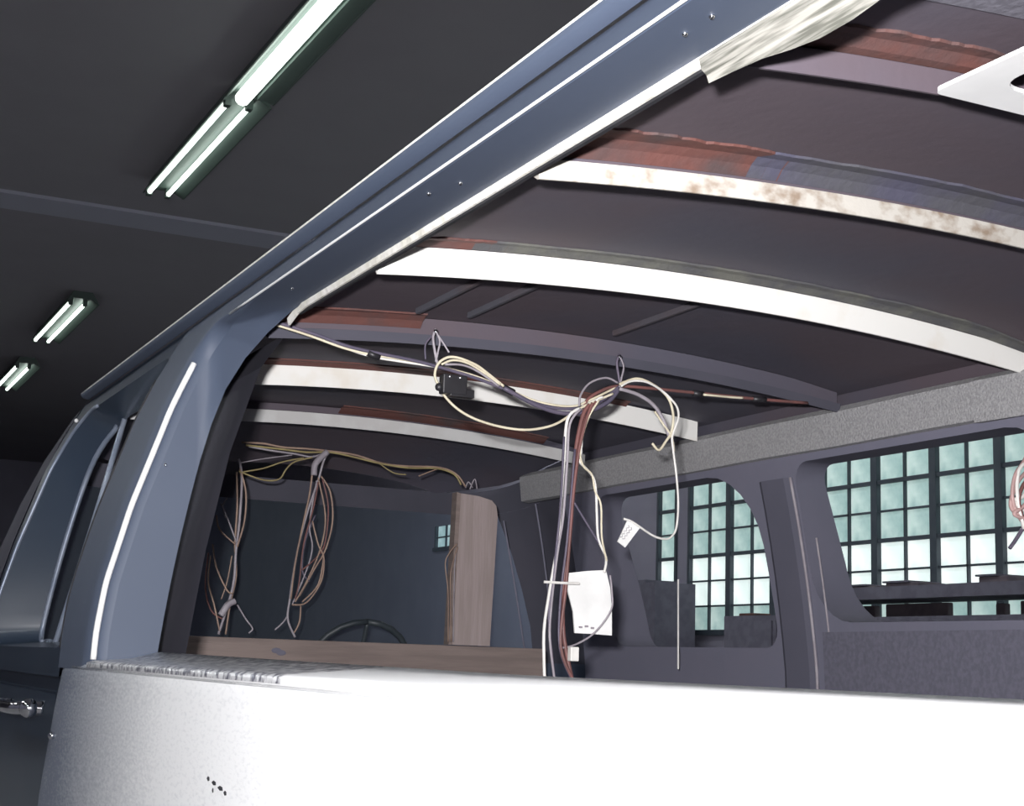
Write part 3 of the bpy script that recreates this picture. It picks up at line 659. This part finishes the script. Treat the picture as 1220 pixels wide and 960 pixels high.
for o_ in (-2.2, 1.6):
    z_ = [(751.5 - 1.3 * k + o_ * 0.8 + (0.9 if k % 2 else -0.9), 627.5 + 1.75 * k + o_ * 0.6 + (0.7 if k % 2 else -0.7)) for k in range(9)]
    bm = bmesh.new(); tube(bm, [at(p[0], p[1], XW + 0.0505) for p in z_], 0.0008, 4, 3); link('mark', bm, 'greyw', tgo)
# wiring at the windscreen
def c4(p): return [(200 + x / 2.905, 500 + y / 2.905) for x, y in p]
XF = -4.36
hl = thing('wiring_loom', at(390, 540, XF), 'loose brown loom strung across above the windscreen to the wooden post', 'wires')
wires(hl, [
    ('brownw', c4([(255, 78), (330, 82), (400, 95), (480, 100), (560, 108), (650, 122), (740, 150), (820, 160), (940, 165), (1000, 190), (1030, 232)])),
    ('yellow', c4([(270, 88), (380, 100), (480, 112), (560, 112), (640, 128), (730, 150), (830, 166), (930, 168), (990, 188), (1015, 225)])),
    ('greyw', c4([(280, 92), (350, 105), (440, 118), (500, 128), (545, 112)])),
    ('yellow', c4([(730, 150), (780, 183), (825, 190)]), 0.002), ('brownw', c4([(868, 195), (905, 180), (945, 166)]), 0.002),
    ('greyw', c4([(1030, 235), (1040, 215), (1055, 235)]), 0.002), ('greyw', c4([(1045, 240), (1062, 205), (1070, 240)]), 0.002)], XF, 0.0032)
bl = thing('wire_bundle', at(284, 545, XF), 'left of the two brown wire bundles dangling at the windscreen', 'wires', None)
wires(bl, [
    ('greyw', c4([(245, 135), (256, 200), (248, 350), (236, 450), (228, 560), (205, 650), (175, 742)]), 0.004),
    ('brownw', c4([(250, 170), (270, 250), (265, 350), (240, 440)]), 0.003), ('brownw', c4([(238, 180), (240, 300), (232, 430), (236, 540), (215, 640), (200, 742)]), 0.003),
    ('greyw', c4([(185, 290), (210, 350), (238, 425)])), ('brownw', c4([(168, 330), (180, 380), (235, 432)])), ('greyw', c4([(205, 270), (190, 300), (200, 340)]), 0.002),
    ('brownw', c4([(155, 430), (168, 510), (205, 590), (225, 600)])), ('redw', c4([(140, 460), (130, 580), (150, 660), (190, 690)])), ('brownw', c4([(148, 470), (140, 560), (160, 640), (180, 735)])),
    ('brownw', c4([(222, 470), (205, 560), (185, 620)]), 0.002), ('greyw', c4([(240, 640), (270, 690), (293, 722), (280, 738)])),
    ('yellow', c4([(245, 178), (330, 208), (385, 205), (410, 170), (440, 145), (500, 130)])), ('yellow', c4([(247, 182), (330, 168), (400, 145), (470, 132)])), ('greyw', c4([(245, 150), (330, 135), (430, 122)]), 0.002)], XF, 0.0026)
bm = bmesh.new(); tube(bm, [at(263, 733, XF + .01), at(272, 720, XF + .01), at(280, 716, XF + .01)], 0.010, 8); link('wrap', bm, 'greyw', bl, True)
bmid = thing('wire_bundle', at(385, 545, XF), 'right and fuller of the two brown wire bundles dangling at the windscreen', 'wires', None)
wires(bmid, [
    ('greyw', c4([(560, 108), (540, 140), (520, 210), (480, 330), (445, 470), (422, 620), (415, 690), (440, 752)]), 0.0036),
    ('brownw', c4([(500, 180), (490, 260), (470, 350), (440, 500), (425, 620)]), 0.003),
    ('brownw', c4([(530, 195), (562, 250), (570, 350), (545, 450), (505, 520), (455, 610)]), 0.003),
    ('brownw', c4([(520, 200), (545, 330), (530, 440), (480, 560), (440, 630)])), ('redw', c4([(535, 205), (555, 300), (545, 420), (520, 470), (465, 520)])),
    ('greyw', c4([(515, 210), (490, 360), (500, 440), (480, 520), (430, 640)])), ('brownw', c4([(500, 350), (520, 430), (540, 480), (530, 560), (480, 632), (430, 640)])),
    ('purple', c4([(510, 330), (475, 420), (465, 520), (490, 560)]), 0.003), ('brownw', c4([(540, 470), (520, 570), (465, 630)])), ('greyw', c4([(412, 682), (395, 705), (370, 727)])),
    ('brownw', c4([(460, 640), (455, 700), (435, 740)])), ('redw', c4([(520, 215), (505, 300), (470, 430), (455, 560), (440, 620)]))], XF, 0.0026)
bm = bmesh.new(); tube(bm, [at(390, 538, XF + .01), at(376, 552, XF + .01), at(374, 566, XF + .01)], 0.010, 8); link('wrap', bm, 'greyw', bmid, True)
br = thing('wire_bundle', at(541, 650, XF), 'thin slack wires hanging beside the left edge of the wooden post', 'wires', None)
wires(br, [('brownw', c4([(1000, 430), (975, 460), (960, 500), (970, 600), (970, 768)])), ('brownw', c4([(1003, 440), (985, 500), (978, 560), (980, 768)])), ('greyw', c4([(1000, 445), (992, 520), (988, 768)]))], XF, 0.002)
# bunch of pinkish wires at the right edge, hung from the far rail
pk = thing('wire_bundle', at(1219, 560, -2.2), 'bunch of pinkish wires hanging in the far window at the right edge of the photo', 'wires', None)
wires(pk, [('pink', [(1232, 505), (1222, 545), (1210, 565), (1206, 590), (1212, 612), (1224, 628)]), ('white', [(1232, 505), (1226, 545), (1214, 560), (1212, 590), (1220, 630)]),
           ('pink', [(1234, 505), (1230, 550), (1212, 575), (1204, 602), (1216, 616)]), ('redw', [(1233, 505), (1228, 560), (1218, 580), (1214, 600), (1226, 640)]),
           ('purple', [(1235, 590), (1222, 622), (1212, 640), (1203, 653)]), ('white', [(1236, 560), (1220, 590), (1208, 596), (1216, 606), (1232, 612)]), ('pink', [(1240, 505), (1238, 570), (1222, 600), (1208, 612), (1222, 618)])], -2.22, 0.004)

# ------------------------------------------------------------------ garage furniture before the windows
def bx_thing(name, x0, x1, y0, y1, z0, z1, mt, label, cat, group=None, parts=()):
    o = link(name, B(x0, x1, y0, y1, z0, z1, 0.01), mt); tag(o, label, cat, group); return o
K7 = 8.6 / 7
wb = thing('workbench', (-9.9, 8.4, GF), 'long dark bench before the steel windows, seen through the right far window', 'bench')
BX0, BX1 = -9.15 * K7, -6.6 * K7
link('bench_top', B(BX0, BX1, 8.15, 8.75, 0.60, 0.70), 'bench', wb)
for x in (BX0 + 0.05, BX1 - 0.1):
    for y in (8.2, 8.65): link('leg', B(x, x + 0.07, y, y + 0.07, GF, 0.60), 'bench', wb)
link('shelf', B(BX0, BX1, 8.2, 8.7, 0.42, 0.46), 'bench', wb)
K8 = 1.236
lows = [(-9.1, -8.71, 0.59), (-8.61, -8.44, 0.58), (-8.33, -7.71, 0.59), (-7.28, -7.20, 0.57), (-7.07, -6.75, 0.585)]
labs = ['dark board at the left end of the shelf under the bench, behind the far pillar', 'short dark board on the shelf under the bench, between the two small gaps of light', 'long dark board on the shelf under the bench, left of the wide gap of light',
        'narrow dark board on the shelf under the bench, right of the wide gap', 'dark board at the right end of the shelf under the bench']
for (a, b, z), lab in zip(lows, labs):
    bx_thing('board', a * K8, b * K8, 8.62, 8.68, 0.462, z, 'box', lab, 'board', 'boards under the bench')
tops = [(-8.40, -8.12, 0.725, 'low dark crate on the bench top, leftmost of the lumps'), (-8.02, -7.70, 0.74, 'dark crate on the bench top beside the low one'), (-7.15, -6.9, 0.755, 'dark crate on the bench top near the right edge of the photo')]
for a, b, z, lab in tops:
    o = bx_thing('crate', a * K8, b * K8, 8.3, 8.6, 0.70, z, 'box', lab, 'crate', 'crates on the bench')
    link('lid', B(a * K8 - 0.015, b * K8 - 0.10, 8.28, 8.62, z, z + 0.015), 'bench', o)
cb = thing('metal_cabinet', (-11.5 * K7, 8.5, GF), 'tall dark cabinet before the leftmost steel window panes', 'cabinet')
link('body', B(-11.9 * K7, -11.02 * K7, 8.3, 8.8, GF, 0.87), 'bench', cb); link('top_box', B(-11.9 * K7, -11.24 * K7, 8.35, 8.75, 0.87, 0.905), 'bench', cb)
lk = thing('locker', (-9.75 * K7, 8.5, GF), 'low dark locker before the steel window between the two far pillars', 'locker')
link('body', B(-9.98 * K7, -9.3 * K7, 8.3, 8.8, GF, 0.50), 'bench', lk); link('door', B(-9.94 * K7, -9.34 * K7, 8.28, 8.30, GF + 0.1, 0.45), 'bench', lk)
tc = bx_thing('toolbox', -9.9 * K7, -9.7 * K7, 8.4, 8.6, 0.50, 0.53, 'red', 'small reddish tray on the low dark locker', 'tray')
